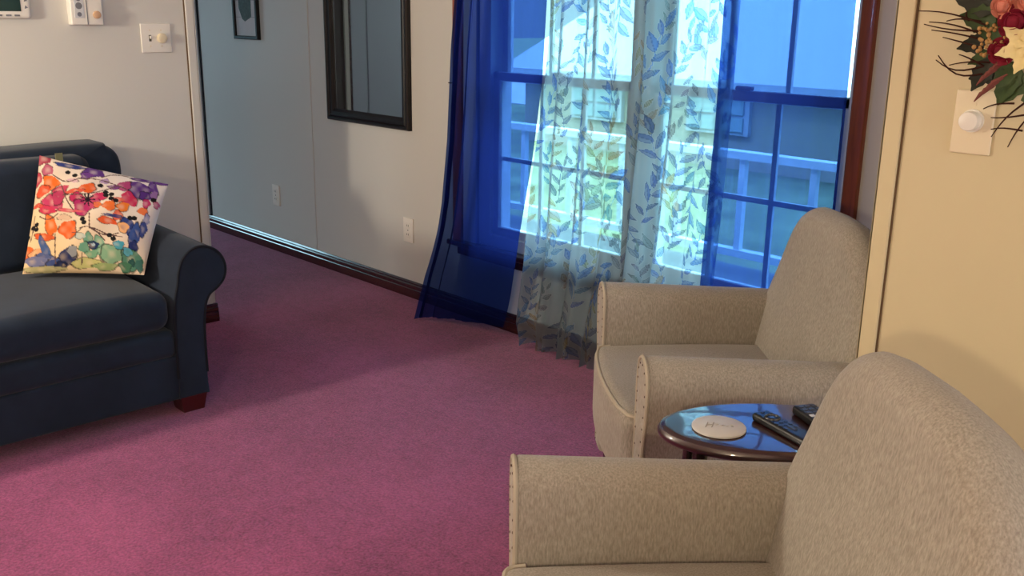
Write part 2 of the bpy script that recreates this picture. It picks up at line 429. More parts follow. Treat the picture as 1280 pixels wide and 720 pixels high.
tag(lb, 'navy blue voile curtain hanging at the left side of the window, swept onto the carpet', 'curtain', 'navy curtains')
def right_blue(U, V):
    z = ZT + (.02 - ZT) * V
    xl = interp(z, [(1.9, -1.79), (1.35, -1.800), (.99, -1.803), (.44, -1.820), (0, -1.83)])
    xr = interp(z, [(1.9, -1.392), (1.35, -1.384), (1.11, -1.382), (.77, -1.382), (0, -1.39)])
    x = xl + (xr - xl) * U + (.006 * np.sin(2 * PI * 3.2 * U + .5))
    y = 2.592 - .016 * np.cos(2 * PI * 3.2 * U + .4) - .003 * np.cos(2 * PI * 7.3 * U + 2 * V)
    return x, y, z
rb = cloth('navy_curtain', 120, 70, right_blue, M['blue_cloth'])
tag(rb, 'navy blue voile curtain hanging at the right side of the window behind the armchair', 'curtain', 'navy curtains')

# leaf print, laid out on the flat cloth in metres
rl = random.Random(21)
FW, FH = 1.05, 1.9
sprigs = []
cols = [rgb(40, 104, 190), rgb(84, 116, 172), rgb(120, 126, 138), rgb(60, 128, 196), rgb(164, 140, 116), rgb(76, 96, 142), rgb(170, 150, 112), rgb(36, 76, 150)]
row = 0; yy = -.05
while yy < FH + .1:
    xx = -.08 + (row % 2) * .0625
    while xx < FW + .1:
        sprigs.append((xx + rl.uniform(-.03, .03), yy + rl.uniform(-.03, .03), rl.uniform(-.5, .5) + (PI if rl.random() < .25 else 0), rl.choice(cols), rl.uniform(.8, 1.15)))
        xx += .125
    yy += .125; row += 1
leaves = []
for (sx, sy, a, c, k) in sprigs:
    for j in range(7):
        side = (-1) ** j; t = (-.08 + .026 * j) * k
        bx, by = sx + math.sin(a) * t, sy - math.cos(a) * t
        la = a + side * rl.uniform(.5, .95) if j < 6 else a + rl.uniform(-.2, .2)
        cc = tuple(v * rl.uniform(.8, 1.2) for v in c)
        leaves.append((bx, by, la, rl.uniform(.050, .078) * k, rl.uniform(.17, .25), cc))
def leaf_attr(U, V):
    X, Y = U * FW, V * FH; out = np.zeros(U.shape + (4,))
    out[..., :3] = .8
    for (sx, sy, a, c, k) in sprigs:      # stems
        dx, dy = X - sx, Y - sy; p = dx * math.sin(a) - dy * math.cos(a); q = dx * math.cos(a) + dy * math.sin(a)
        s = (np.abs(q + .01 * np.sin(p * 30)) < .0022) & (np.abs(p) < .085 * k); out[s, :3] = c; out[s, 3] = .75
    for (bx, by, a, L, w, c) in leaves:
        dx, dy = X - bx, Y - by
        near = (np.abs(dx) < L * 1.1) & (np.abs(dy) < L * 1.1)
        if not near.any(): continue
        p = dx * math.sin(a) - dy * math.cos(a); q = dx * math.cos(a) + dy * math.sin(a)
        t = np.clip(p / L, 0, 1); hw = w * L * np.sin(PI * t ** .85) * (1 - .25 * t)
        ins = near & (p > 0) & (p < L) & (np.abs(q) < hw)
        edge = ins & ((hw - np.abs(q) < .003) | (np.abs(q) < .0012))
        out[ins, :3] = c; out[ins, 3] = np.maximum(out[ins, 3], .42 + .2 * (q[ins] > 0))
        out[edge, :3] = tuple(v * .5 for v in c); out[edge, 3] = .72
    return out
def sheer(U, V):
    z = ZT + (.02 - ZT) * V
    hem = np.clip((.34 - z) / .34, 0, 1)
    xl = interp(z, [(1.9, -2.57), (1.35, -2.588), (1.04, -2.612), (.70, -2.655), (.45, -2.675), (.28, -2.690), (.1, -2.70), (0, -2.665)])
    xr = interp(z, [(1.9, -1.78), (.99, -1.79), (.44, -1.805), (0, -1.84)])
    ph = 2 * PI * (6.5 * U + .12 * np.sin(5 * V + 3 * U))
    x = xl + (xr - xl) * U + .013 * np.sin(ph) * (1 - .3 * hem) + .004 * np.sin(2 * ph + 3 * V)
    y = 2.625 - .015 * np.cos(ph) - .006 * np.cos(2.3 * ph + 2 * V)
    y = y - (.035 * hem + .03 * hem ** 5 * np.sin(2.0 * ph + 1))
    z = z + .028 * hem ** 3 * np.sin(ph * .55 + .6) * (1 - hem) + .02 * hem ** 8 * np.sin(ph * 1.1)
    z = np.maximum(z, .008)
    return x, y, z
sh = cloth('sheer_curtain', 300, 540, sheer, M['print_cloth'], leaf_attr)
tag(sh, 'white sheer curtain printed with blue and tan leaves in the middle of the window', 'curtain')
rod = MB().tube([(-3.30, 2.595, 1.895), (-1.28, 2.595, 1.895)], .009, 12)
ro = rod.build('curtain_rod', M['rod']); tag(ro, 'dark curtain rod above the window carrying the three curtains', 'curtain rod')
for x in (-3.30, -1.28): MB().sphere((x, 2.595, 1.895), .02).build('finial', M['rod'], ro)
for x in (-3.27, -1.31): MB().tube([(x, YW, 1.895), (x, 2.595, 1.895)], .006).build('bracket', M['rod'], ro)

# ------------------------------------------------------------------ sofa (front faces +x, right arm nearest the window)
def sofa():
    XF, X0 = -2.938, -3.79           # front face, back face
    Y0, Y1 = -.05, 1.373             # outer faces of the two arm columns
    r = empty('sofa', (-3.36, .66, 0)); o = Vector((-3.36, .66, 0))
    L = lambda p: Vector(p) - o
    def put(mb, n, m, par=r): return mb.map(L).build(n, m, par)
    ya, yb = Y0 + .108, Y1 - .108    # inner faces of the arms
    put(MB().box((X0, ya - .02, .05), (XF, yb + .02, .205), .012), 'base', M['velvet'])
    put(MB().box((X0 + .03, ya - .01, .2), (XF + .006, yb + .01, .296), .028, 3), 'seat_rail', M['velvet'])
    mid = (ya + yb) / 2
    for (a, c) in ((ya, mid), (mid, yb)):
        sc = MB().box((-3.52, a + .004, .298), (XF + .012, c - .004, .425), .045, 4, crown=.022, nx=10)
        put(sc, 'seat_cushion', M['velvet'])
    # back: padded frame with rounded top corners
    out = crom([(Y0 + .02, .06), (Y0 + .02, .4), (Y0 + .02, .74), (Y0 + .05, .805), (Y0 + .12, .825), (mid, .822), (Y1 - .10, .832), (Y1 - .015, .82), (Y1 + .028, .765), (Y1 + .025, .62), (Y1 + .01, .4), (Y1 - .02, .06)], 6)
    rings = []
    for d, ins in ((0, .03), (.006, .014), (.016, .004), (.03, 0), (.16, 0), (.178, .004), (.19, .014), (.196, .03)):
        rings.append([(X0 + d + .02 + .10 * max(0, .45 - z) * 0, y, z) for y, z in inset(out, ins)])
    cy, cz = mid, .45
    for sc_ in (.92, .7, .4, .12):
        rings.append([(rings[7][0][0] + .004 * (1 - sc_), cy + (y - cy) * sc_, cz + (z - cz) * sc_) for _, y, z in rings[7]])
    put(MB().loft(rings), 'backrest', M['velvet'])
    for (a, c) in ((ya, mid), (mid, yb)):
        bc = MB().box((-3.66, a + .003, .43), (-3.46, c - .003, .805), .045, 4, nx=8)
        bc.map(lambda p: p + Vector((-(p.z - .43) * .08, 0, 0)))
        put(bc, 'back_cushion', M['velvet'])
    # rolled arms
    def arm(side):
        prof = [(0, .05), (0, .2), (.004, .33), (.010, .40), (.022, .447), (.028, .485), (.045, .528), (.078, .556), (.112, .563), (.150, .553), (.182, .525), (.198, .482), (.190, .440), (.165, .412), (.135, .392), (.118, .355), (.110, .29), (.108, .2), (.108, .05)]
        pts = crom(prof, 4)
        yi = yb if side > 0 else ya
        P = [(yi + side * p, z) for p, z in pts]
        rings = []
        for d, ins in ((0, .014), (.004, .004), (.014, 0), (.3, 0), (.7, 0), (.80, 0)):
            rings.append([(XF + .008 - d, y, z + (.02 * d)) for y, z in (inset(P, ins) if ins else P)])
        a = put(MB().loft(rings), 'arm', M['velvet'])
        put(MB().tube([(XF + .004, y, z) for y, z in inset(P, .004)][2:-2], .005, 6), 'piping', M['velvet_piping'], a)
        return a
    arm(1); arm(-1)
    def foot(x, y):
        f = MB(); f.loft([[(x - .035, y - .036, 0), (x + .035, y - .036, 0), (x + .035, y + .036, 0), (x - .035, y + .036, 0)], [(x - .045, y - .046, .056), (x + .042, y - .046, .056), (x + .042, y + .046, .056), (x - .045, y + .046, .056)]])
        put(f, 'foot', M['foot'])
    for x in (XF - .036, X0 + .08):
        for y in (Y1 - .058, Y0 + .058): foot(x, y)
    tag(r, 'dark charcoal blue velvet sofa with rolled arms against the left wall', 'sofa')
    return r
sofa()

# ------------------------------------------------------------------ throw pillow with a watercolour flower print
def pillow():
    TL, TR, BR, BL = [Vector(p) for p in ((-3.475, 1.085, .822), (-3.225, 1.415, .722), (-3.06, 1.235, .462), (-3.325, .942, .462))]
    N = 150
    nrm = ((TR - BL).cross(TL - BR)).normalized()
    if nrm.x < 0: nrm = -nrm
    u = np.linspace(-1, 1, N); U, V = np.meshgrid(u, u)
    def corner(p): return np.array(p)
    s, t = (U + 1) / 2, (V + 1) / 2          # s left->right, t top->bottom
    pinch = .014
    s2 = s + pinch * (1 - V ** 2) * 0 - pinch * U * (1 - V ** 2)
    t2 = t - pinch * V * (1 - U ** 2)
    P = ((1 - s2) * (1 - t2))[..., None] * corner(TL) + (s2 * (1 - t2))[..., None] * corner(TR) + (s2 * t2)[..., None] * corner(BR) + ((1 - s2) * t2)[..., None] * corner(BL)
    puff = (np.clip(1 - U ** 2, 0, 1) ** .55) * (np.clip(1 - V ** 2, 0, 1) ** .55)
    wr = .004 * np.sin(9 * U + 5 * V) * puff
    F = P + (.062 * puff + wr)[..., None] * np.array(nrm); B = P - (.05 * puff)[..., None] * np.array(nrm)
    i = np.arange(N * N).reshape(N, N); q = np.stack([i[:-1, :-1], i[:-1, 1:], i[1:, 1:], i[1:, :-1]], -1).reshape(-1, 4)
    co = np.concatenate([F.reshape(-1, 3), B.reshape(-1, 3)]); c0 = co.mean(0) - np.array([0, 0, co.mean(0)[2] - .45])
    me = bpy.data.meshes.new('throw_pillow'); me.from_pydata((co - c0).tolist(), [], q.tolist() + (q[:, ::-1] + N * N).tolist())
    me.polygons.foreach_set('use_smooth', [True] * len(me.polygons)); me.materials.append(M['pillow'])
    # print
    A, Bq, C, D = (130, 60), (750, 200), (630, 690), (10, 670)
    gx = (1 - s) * (1 - t) * A[0] + s * (1 - t) * Bq[0] + s * t * C[0] + (1 - s) * t * D[0]
    gy = (1 - s) * (1 - t) * A[1] + s * (1 - t) * Bq[1] + s * t * C[1] + (1 - s) * t * D[1]
    k = np.clip((gx * .7 - gy * .7 + 250) / 500, 0, 1)[..., None]
    img = np.array(rgb(238, 206, 158)) * (1 - k) + np.array(rgb(236, 226, 222)) * k
    rp = random.Random(5)
    blobs = [
     (145, 80, 42, 36, 0, (168, 62, 84)), (170, 150, 30, 32, 20, (186, 92, 120)), (115, 195, 22, 40, 10, (190, 60, 80)), (285, 122, 80, 15, 8, (48, 62, 132)), (395, 160, 52, 36, 10, (92, 52, 136)), (365, 185, 30, 24, 0, (110, 60, 140)),
     (185, 222, 44, 38, 30, (236, 112, 36)), (140, 265, 44, 26, -30, (226, 84, 50)), (235, 270, 42, 26, -25, (196, 64, 96)), (190, 335, 62, 40, 20, (196, 58, 100)), (160, 370, 50, 24, 20, (204, 50, 84)), (225, 310, 34, 44, 20, (180, 52, 92)), (110, 340, 30, 12, 0, (220, 80, 60)),
     (372, 262, 44, 26, -10, (234, 100, 40)), (310, 280, 50, 12, -8, (224, 92, 70)), (322, 318, 40, 28, 15, (196, 44, 96)), (345, 368, 44, 46, 20, (182, 44, 104)), (432, 306, 42, 24, -8, (200, 44, 96)), (400, 345, 34, 30, 30, (196, 70, 110)), (420, 355, 20, 18, 0, (232, 120, 60)), (280, 385, 70, 9, 4, (226, 100, 110)),
     (612, 255, 62, 50, 30, (92, 50, 134)), (650, 290, 30, 26, 0, (84, 46, 128)), (545, 240, 40, 30, -20, (168, 62, 116)), (660, 190, 90, 16, 8, (88, 52, 134)), (685, 235, 18, 46, -20, (96, 56, 140)), (500, 250, 30, 14, 0, (120, 60, 130)), (720, 200, 40, 12, 0, (104, 60, 140)),
     (575, 315, 34, 44, -35, (204, 44, 92)), (480, 360, 32, 28, 0, (238, 116, 50)), (545, 362, 30, 24, -20, (240, 128, 44)), (520, 325, 30, 14, 0, (230, 110, 90)), (640, 375, 24, 22, 0, (236, 122, 70)), (655, 330, 18, 26, 10, (198, 50, 110)), (520, 410, 26, 26, 0, (232, 110, 80)),
     (178, 455, 30, 54, -8, (238, 112, 38)), (268, 482, 46, 46, 0, (236, 100, 34)), (140, 510, 56, 18, 12, (224, 92, 40)), (468, 440, 46, 18, 8, (232, 92, 44)), (40, 572, 34, 34, 0, (232, 110, 50)), (88, 585, 44, 20, -20, (244, 172, 120)),
     (138, 560, 20, 60, -25, (70, 96, 146)), (150, 620, 60, 24, 30, (86, 96, 140)), (255, 612, 56, 36, -25, (38, 48, 92)), (285, 590, 24, 26, 0, (150, 150, 150)), (85, 622, 64, 24, 8, (118, 120, 156)), (185, 640, 40, 20, 0, (60, 76, 128)), (215, 648, 36, 14, 0, (24, 30, 66)),
     (570, 470, 30, 64, -25, (42, 62, 128)), (600, 500, 26, 56, 20, (58, 84, 150)), (590, 560, 22, 26, 0, (40, 52, 112)), (500, 412, 50, 8, 5, (50, 60, 120)), (545, 470, 26, 30, -20, (238, 176, 120)),
     (370, 530, 24, 26, 0, (112, 164, 136)), (345, 575, 26, 26, 0, (108, 160, 132)), (415, 590, 34, 24, 0, (120, 172, 140)), (420, 545, 26, 28, 0, (128, 176, 146)), (378, 605, 30, 18, 0, (120, 168, 130)), (392, 562, 26, 20, 0, (24, 48, 90)), (392, 560, 10, 7, 0, (180, 200, 210)),
     (480, 605, 60, 44, 0, (132, 172, 136)), (575, 625, 50, 50, 0, (84, 134, 110)), (520, 560, 26, 22, 0, (70, 160, 180)), (560, 590, 22, 20, 0, (90, 170, 190)), (575, 640, 18, 18, 0, (40, 84, 80)), (350, 645, 80, 22, 0, (196, 190, 120)), (540, 660, 30, 24, 0, (70, 120, 90)), (440, 660, 60, 16, 0, (150, 170, 110)), (610, 650, 20, 30, 0, (60, 110, 100)), (120, 660, 110, 14, 3, (180, 170, 120)), (690, 280, 16, 26, 10, (150, 110, 170)), (655, 420, 14, 34, 15, (150, 150, 190)), (700, 330, 14, 20, 0, (196, 90, 130)), (640, 470, 16, 40, 12, (60, 76, 140)), (300, 215, 30, 12, 10, (220, 180, 190)), (455, 215, 22, 16, 0, (180, 150, 190)), (250, 420, 36, 14, 0, (230, 190, 160)), (330, 520, 26, 16, 0, (190, 200, 190))]
    for (x, y, rx, ry, an, c) in blobs:
        a = math.radians(an); dx, dy = gx - x, gy - y
        p = (dx * math.cos(a) + dy * math.sin(a)) / rx; qv = (-dx * math.sin(a) + dy * math.cos(a)) / ry
        th = np.arctan2(qv, p); ph = rp.uniform(0, 6)
        d = np.hypot(p, qv) * (1 + .10 * np.sin(3 * th + ph) + .07 * np.sin(5 * th + 2 * ph))
        ins = d < 1; w = np.clip(.74 + .35 * d + .22 * np.sin(dx * .09 + ph) * np.cos(dy * .08), .6, 1.0)[..., None]
        col = np.array(rgb(*c))
        img = np.where(ins[..., None], img * (1 - w) + col * w, img)
        rim = (d > .93) & (d < 1.10) & (np.sin(th * 1.5 + ph) > -.3)
        img = np.where(rim[..., None], img * .35, img)
    for (x0, y0, x1, y1, bend) in ((250, 300, 520, 240, 20), (200, 180, 330, 200, 30), (330, 205, 560, 260, -20), (240, 240, 300, 380, 20), (380, 400, 380, 480, 10), (120, 400, 220, 400, 25), (200, 500, 190, 640, -15), (290, 500, 340, 480, 10), (330, 480, 450, 540, -30), (380, 480, 520, 500, 20), (440, 190, 560, 170, -15), (330, 600, 320, 650, 10), (90, 390, 60, 520, 20), (400, 480, 540, 520, 8)):
        tt = np.linspace(0, 1, 90)
        for w_ in tt:
            cx = x0 + (x1 - x0) * w_; cy = y0 + (y1 - y0) * w_ + bend * math.sin(PI * w_)
            near = (gx - cx) ** 2 + (gy - cy) ** 2 < 9; img[near] = np.array(rgb(96, 70, 66))
    for (x, y) in ((272, 165), (308, 183), (434, 243), (490, 295), (462, 300), (490, 320), (512, 330), (687, 305), (100, 440), (98, 465), (78, 452), (578, 418), (600, 418), (345, 432), (352, 450), (476, 512), (494, 530), (45, 495), (60, 285), (460, 283)):
        near = ((gx - x) / 14) ** 2 + ((gy - y) / 12) ** 2 < 1; img[near] = np.array(rgb(18, 16, 20))
    for k_ in range(9):      # stamens of the centre flower
        a = k_ * .7; 
        for w_ in np.linspace(0, 34, 30):
            near = (gx - 372 - w_ * math.cos(a)) ** 2 + (gy - 325 - w_ * math.sin(a)) ** 2 < 10; img[near] = np.array(rgb(30, 14, 30))
    full = np.ones((2, N, N, 4)); full[0, ..., :3] = img * .74; full[1, ..., :3] = rgb(226, 206, 176)
    at = me.color_attributes.new('print', 'FLOAT_COLOR', 'POINT'); at.data.foreach_set('color', full.reshape(-1).astype(np.float32))
    o = bpy.data.objects.new('throw_pillow', me); COL.objects.link(o); o.location = c0
    tp = Vector(TL) * .84 + Vector(TR) * .16
    g = MB().box((-.002, -.012, -.006), (.002, .012, .022)); g.map(lambda p: p + tp - Vector(c0) + Vector((-.012, 0, .0)))
    g.build('care_tag', M['tag'], o, smooth=False)
    tag(o, 'square throw pillow with bright watercolour flowers leaning in the sofa corner', 'pillow')
pillow()

# ------------------------------------------------------------------ armchairs (local +x towards the back, +y towards the second arm)
def armchair():
    r = empty('armchair')
    W = .36; ai = .245              # half width overall, inner face of the arms
    def put(mb, n, m, par=r): return mb.build(n, m, par)
    put(MB().box((.03, -.235, .15), (.60, .235, .30), .02, 3), 'base', M['linen'])
    sc = MB().box((-.02, -ai + .002, .255), (.47, ai - .002, .445), .030, 4, crown=.018, nx=12)
    def bow(p):
        if p.x < .15: p.x -= .022 * (1 - (p.y / ai) ** 2) * (1 - max(p.x, 0) / .15)
        return p
    sc.map(bow); so = put(sc, 'seat_cushion', M['linen'])
    path = [(.02, -ai + .006, .439)]
    for k in range(7):
        a = PI / 2 * k / 6; path.append((.008 - .022 * math.sin(a), -ai + .008 + .022 * (1 - math.cos(a)), .438))
    for k in range(1, 12):
        y = -ai + .03 + (2 * ai - .06) * k / 12; path.append((-.014 - .022 * (1 - (y / ai) ** 2), y, .437))
    for k in range(7):
        a = PI / 2 * (1 - k / 6); path.append((.008 - .022 * math.sin(a), ai - .008 - .022 * (1 - math.cos(a)), .438))
    path += [(.02, ai - .006, .439)]
    put(MB().tube(path, .0055, 8), 'piping', M['linen_piping'], so)
    for s in (-1, 1):
        prof = [(0, .125), (0, .30), (0, .46), (.001, .545), (.010, .580), (.030, .598), (.055, .603), (.082, .596), (.103, .575), (.113, .540), (.110, .490), (.098, .430), (.082, .360), (.072, .290), (.066, .20), (.064, .125)]
        P = [(s * (ai + p), z) for p, z in crom(prof, 4)]
        rings = []
        for d, ins in ((0, .012), (.004, .004), (.012, 0), (.25, 0), (.45, 0), (.60, 0), (.615, .01)):
            rings.append([(d, y, z - .045 * d * max(0, min(1, (z - .3) / .25))) for y, z in (inset(P, ins) if ins else P)])
        a = put(MB().loft(rings), 'arm', M['linen'])
        put(MB().tube([(.003, y, z) for y, z in inset(P, .003)][1:-1], .0045, 6), 'piping', M['linen_piping'], a)
        Q = inset(P, .016); acc = 0; last = None
        for y, z in Q:
            if last is not None: acc += math.hypot(y - last[0], z - last[1])
            last = (y, z)
            if acc > .021: acc = 0; put(MB().sphere((.000, y, z), .0027, 8, 5, (.6, 1, 1)), 'nailhead', M['stud'], a)
    # domed, reclined back
    half = [(.275, .20), (.300, .34), (.318, .46), (.318, .55), (.299, .63), (.271, .70), (.239, .757), (.204, .799), (.160, .831), (.098, .851), (0, .857)]
    pr = crom(half, 4); out = [(y, z) for y, z in pr] + [(-y, z) for y, z in reversed(pr[:-1])]
    T, rf, rb = .18, .05, .13
    def pos(y, z, d):
        zc = max(z, .30); e = max(0, zc - .64)
        return (.425 + .20 * (zc - .45) - .55 * e * e - .05 * e + d, y, z)
    rings = []
    for sc_ in (.08, .25, .45, .62, .78, .9):
        rings.append([pos(y * sc_, .54 + (z - .54) * sc_, -.022 * (1 - sc_ ** 2)) for y, z in inset(out, rf)])
    for k in range(9):
        a = PI / 2 * k / 8; rings.append([pos(y, z, rf * (1 - math.cos(a))) for y, z in inset(out, rf * (1 - math.sin(a)))])
    for k in range(1, 10):
        a = PI / 2 * k / 9; rings.append([pos(y, z, rf + (T - rf) * math.sin(a)) for y, z in inset(out, rb * .9 * math.sin(a) ** 1.5)])
    for sc_ in (.8, .5, .2):
        rings.append([pos(y * sc_, .52 + (z - .52) * sc_, T + .01 * (1 - sc_ ** 2)) for y, z in inset(out, rb * .9)])
    bo = put(MB().loft(rings), 'backrest', M['linen'])
    put(MB().tube([pos(y, z, T * .8) for y, z in inset(out, .035)][10:20], .004, 6), 'piping', M['linen_seam'], bo)
    for (x, y, dx) in ((.04, -.258, -.005), (.04, .258, -.005), (.56, -.25, .05), (.56, .25, .05)):
        leg = MB(); leg.loft([[(x + dx + i * .014, y + j * .014, 0) for i, j in ((-1, -1), (1, -1), (1, 1), (-1, 1))], [(x + i * .022, y + j * .022, .235) for i, j in ((-1, -1), (1, -1), (1, 1), (-1, 1))]])
        put(leg, 'leg', M['leg'])
    return r
CH_A = math.radians(50)
def place(o, p, ang):
    """p: floor point under the front of the far arm (local y = -0.325)"""
    ca, sa = math.cos(ang), math.sin(ang)
    # local +y of the chair is the near side: mirror-free frame has +y = (-sin, cos), so the chair is turned to put its far arm at +y
    o.rotation_euler = (0, 0, ang); off = Vector((-sa, ca, 0)) * -.30
    o.location = (p[0] + off.x, p[1] + off.y, 0)
ch1 = armchair(); place(ch1, (-1.681, 1.929), CH_A)
tag(ch1, 'beige linen armchair in front of the navy curtain with the leaf print beside it', 'armchair', 'pair of beige armchairs')
ch2 = copy_tree(ch1); place(ch2, (-1.051, 1.002), CH_A)
tag(ch2, 'nearest beige linen armchair in the foreground before the cream wall', 'armchair', 'pair of beige armchairs')

# ------------------------------------------------------------------ oval side table and what lies on it
TZ = .57
def side_table():
    r = empty('side_table', (-.867, 1.51, 0), math.radians(45))
    A, B = .222, .122
    def ring(s, z, n=64): return [((A + s) * math.cos(2 * PI * k / n), (B + s) * math.sin(2 * PI * k / n), z) for k in range(n)]
    top = MB().loft([ring(-.012, TZ - .024), ring(-.003, TZ - .022), ring(.002, TZ - .016), ring(.002, TZ - .010), ring(-.003, TZ - .004), ring(-.006, TZ - .0035), ring(-.010, TZ - .0005), ring(-.013, TZ)])
    top.build('table_top', M['table'], r)
    for (i, j) in ((-1, -1), (-1, 1), (1, -1), (1, 1)):
        x0, y0 = i * .150, j * .048
        lg = MB(); lg.tube([(x0, y0, TZ - .024), (x0 * 1.06, y0 * 1.1, TZ - .2), (x0 * 1.2, y0 * 1.35, .1), (x0 * 1.32, y0 * 1.55, 0)], [.014, .0125, .010, .009], 10)
        lg.build('leg', M['leg'], r)
    tag(r, 'small oval dark mahogany side table between the two armchairs', 'table')
side_table()
co = MB().loft([[(q * math.cos(2 * PI * k / 48), q * math.sin(2 * PI * k / 48), z) for k in range(48)] for q, z in ((.047, 0), (.0495, .0015), (.0495, .0045), (.047, .006))])
cob = co.build('coaster', M['coaster']); cob.location = (-.9365, 1.4185, TZ); cob.rotation_euler = (0, 0, math.radians(43))
ins = MB()
def stroke(pts, w=.0011): ins.tube([(x, y, .0062) for x, y in crom(pts, 5)], w, 5)
stroke([(-.026, -.010), (-.019, .012)]); stroke([(-.015, -.010), (-.008, .012)]); stroke([(-.024, .000), (-.012, .002)])
stroke([(-.006, .001), (0, .004), (.004, -.002), (.009, .002), (.013, -.003), (.017, -.002)]); stroke([(.022, .004), (.025, -.001), (.022, -.005), (.026, -.004)])
ins.build('inscription', M['pencil'], cob)
tag(cob, 'round white coaster with faint grey script lying on the side table', 'coaster')

def streaming_remote():
    r = empty('remote_control')
    b = MB().box((-.071, -.019, 0), (.071, .019, .016), .006, 3); b.build('body', M['black_plastic'], r)
    d = MB(); d.tube([(-.034 + .0125 * math.cos(2 * PI * k / 28), .0125 * math.sin(2 * PI * k / 28), .0163) for k in range(28)], .0026, 8, wrap=True); d.build('navigation_ring', M['dark_button'], r)
    MB().cyl((-.034, 0, .0155), (0, 0, 1), .006, .0015, 16).build('centre_button', M['dark_button'], r)
    MB().cyl((-.062, 0, .0155), (0, 0, 1), .004, .0018, 14).build('power_button', M['dark_button'], r)
    for x, y in ((-.010, -.011), (-.010, 0), (-.010, .011), (.002, -.011), (.002, 0), (.002, .011), (.015, -.011), (.015, .011)):
        MB().cyl((x, y, .0155), (0, 0, 1), .0042, .0016, 14).build('button', M['dark_button'], r)
    MB().box((.008, -.004, .015), (.030, .004, .0175), .002).build('volume_rocker', M['dark_button'], r)
    tag(r, 'slim black remote with round navigation ring lying nearest the coaster', 'remote control', 'remote controls on the side table')
    return r
rm = streaming_remote(); rm.location = (-.846, 1.494, TZ); rm.rotation_euler = (0, 0, math.radians(-17))
def keypad_remote():
    r = empty('remote_control')
    MB().box((-.075, -.024, 0), (.075, .024, .018), .006, 3).build('body', M['black_plastic'], r)
    for i in range(5):
        for j in range(3):
            x, y = -.060 + i * .014, -.014 + j * .014
            pale = (i == 3 and j == 0)
            MB().box((x - .005, y - .005, .0165), (x + .005, y + .005, .0195), .0015).build('button', M['pale_button' if pale else 'dark_button'], r)
    for x, y in ((.03, -.012), (.03, .012), (.045, 0), (.055, -.012), (.055, .012)):
        MB().box((x - .005, y - .004, .0165), (x + .005, y + .004, .0192), .0015).build('button', M['dark_button'], r)
    tag(r, 'black keypad remote with one pale key half hidden behind the near chair', 'remote control', 'remote controls on the side table')
    return r
rm2 = keypad_remote(); rm2.location = (-.808, 1.568, TZ); rm2.rotation_euler = (0, 0, math.radians(-28))

# ------------------------------------------------------------------ things on the left wall
def wall_frame(name, loc, rz):
    return empty(name, loc, rz)     # local x along the wall to the viewer's right, y out of the wall (towards -y local), z up
RZL = PI / 2                         # left wall: facing +x
def plate(r, w, h, d=.006, m='white_plastic', name='plate'):
    return MB().box((-w / 2, -d, -h / 2), (w / 2, 0, h / 2), .0035, 3, nx=2).build(name, M[m], r)
def screw(r, x, z, y=-.006):
    return MB().cyl((x, y, z), (0, -1, 0), .0028, .001, 10).build('screw', M['ivory_plastic'], r)
def knob(r, x, z, rad, h, m, y=-.006):
    return MB().cyl((x, y, z), (0, -1, 0), rad, h, 28, .003).build('dimmer_knob', M[m], r)
t = empty('light_switch', (XL, 1.670, 1.194), RZL); plate(t, .121, .110)
MB().box((-.030, -.0065, -.012), (-.020, -.004, .012)).build('toggle_slot', M['slot'], t, smooth=False)
MB().box((-.0275, -.015, -.002), (-.0225, -.005, .009), .001).build('toggle', M['white_plastic'], t)
knob(t, .020, 0, .0185, .017, 'ivory_plastic')
for x in (-.025, .020):
    for z in (-.030, .030): screw(t, x, z)
tag(t, 'white double switch plate with toggle and dimmer knob on the left wall', 'light switch')
t = empty('thermostat', (XL - .002, 1.135, 1.315), RZL)
MB().box((-.075, -.027, -.052), (.077, 0, .052), .012, 4, nx=3).build('housing', M['white_plastic'], t)
MB().box((-.055, -.029, -.026), (.043, -.026, .03), .001).build('screen', M['lcd'], t)
for z in (.012, -.012): MB().cyl((.060, -.0265, z), (0, -1, 0), .007, .002, 3).build('arrow_button', M['grey_plastic'], t)
for x in (-.03, .0, .028): MB().box((x - .009, -.029, -.043), (x + .009, -.026, -.037), .001).build('button', M['grey_plastic'], t)
tag(t, 'white digital thermostat with dark screen at the top of the left wall', 'thermostat')
t = empty('control_box', (XL - .002, 1.402, 1.315), RZL)
MB().box((-.058, -.038, -.072), (.058, 0, .072), .005, 3, nx=2).build('housing', M['white_plastic'], t)
MB().box((-.0015, -.0395, -.07), (.0015, -.037, .07)).build('seam', M['grey_plastic'], t, smooth=False)
MB().box((-.045, -.0395, -.047), (-.010, -.037, .06), .001).build('sticker', M['paper'], t)
for z, s in ((.02, .008), (-.004, .012), (-.034, .008)): MB().cyl((-.028, -.0393, z), (0, -1, 0), s, .0006, 16).build('printed_symbol', M['grey_plastic'], t)
knob(t, .034, -.035, .014, .012, 'tan_plastic', -.037)
tag(t, 'white wall control box with printed sticker and small tan knob', 'wall control')

# ------------------------------------------------------------------ things on the window wall
def outlet(loc, label):
    t = empty('wall_outlet', loc, 0)
    MB().box((-.037, -.007, -.058), (.037, 0, .058), .004, 3, nx=2).build('plate', M['white_plastic'], t)
    for z in (-.021, .021):
        s = MB().box((-.016, -.009, z - .014), (.016, -.006, z + .014), .003, 2, nx=1).build('socket', M['white_plastic'], t)
        for x in (-.006, .006): MB().box((x - .0012, -.0096, z - .003), (x + .0012, -.0085, z + .006)).build('slot', M['slot'], s, smooth=False)
    MB().cyl((0, -.007, 0), (0, -1, 0), .003, .001, 10).build('screw', M['slot'], t)
    return tag(t, label, 'outlet', 'outlets on the back wall')
outlet((-4.772, YW, .318), 'white wall outlet left of the mirror and farthest from the window')
outlet((-3.567, YW, .322), 'white wall outlet beside the left navy curtain')
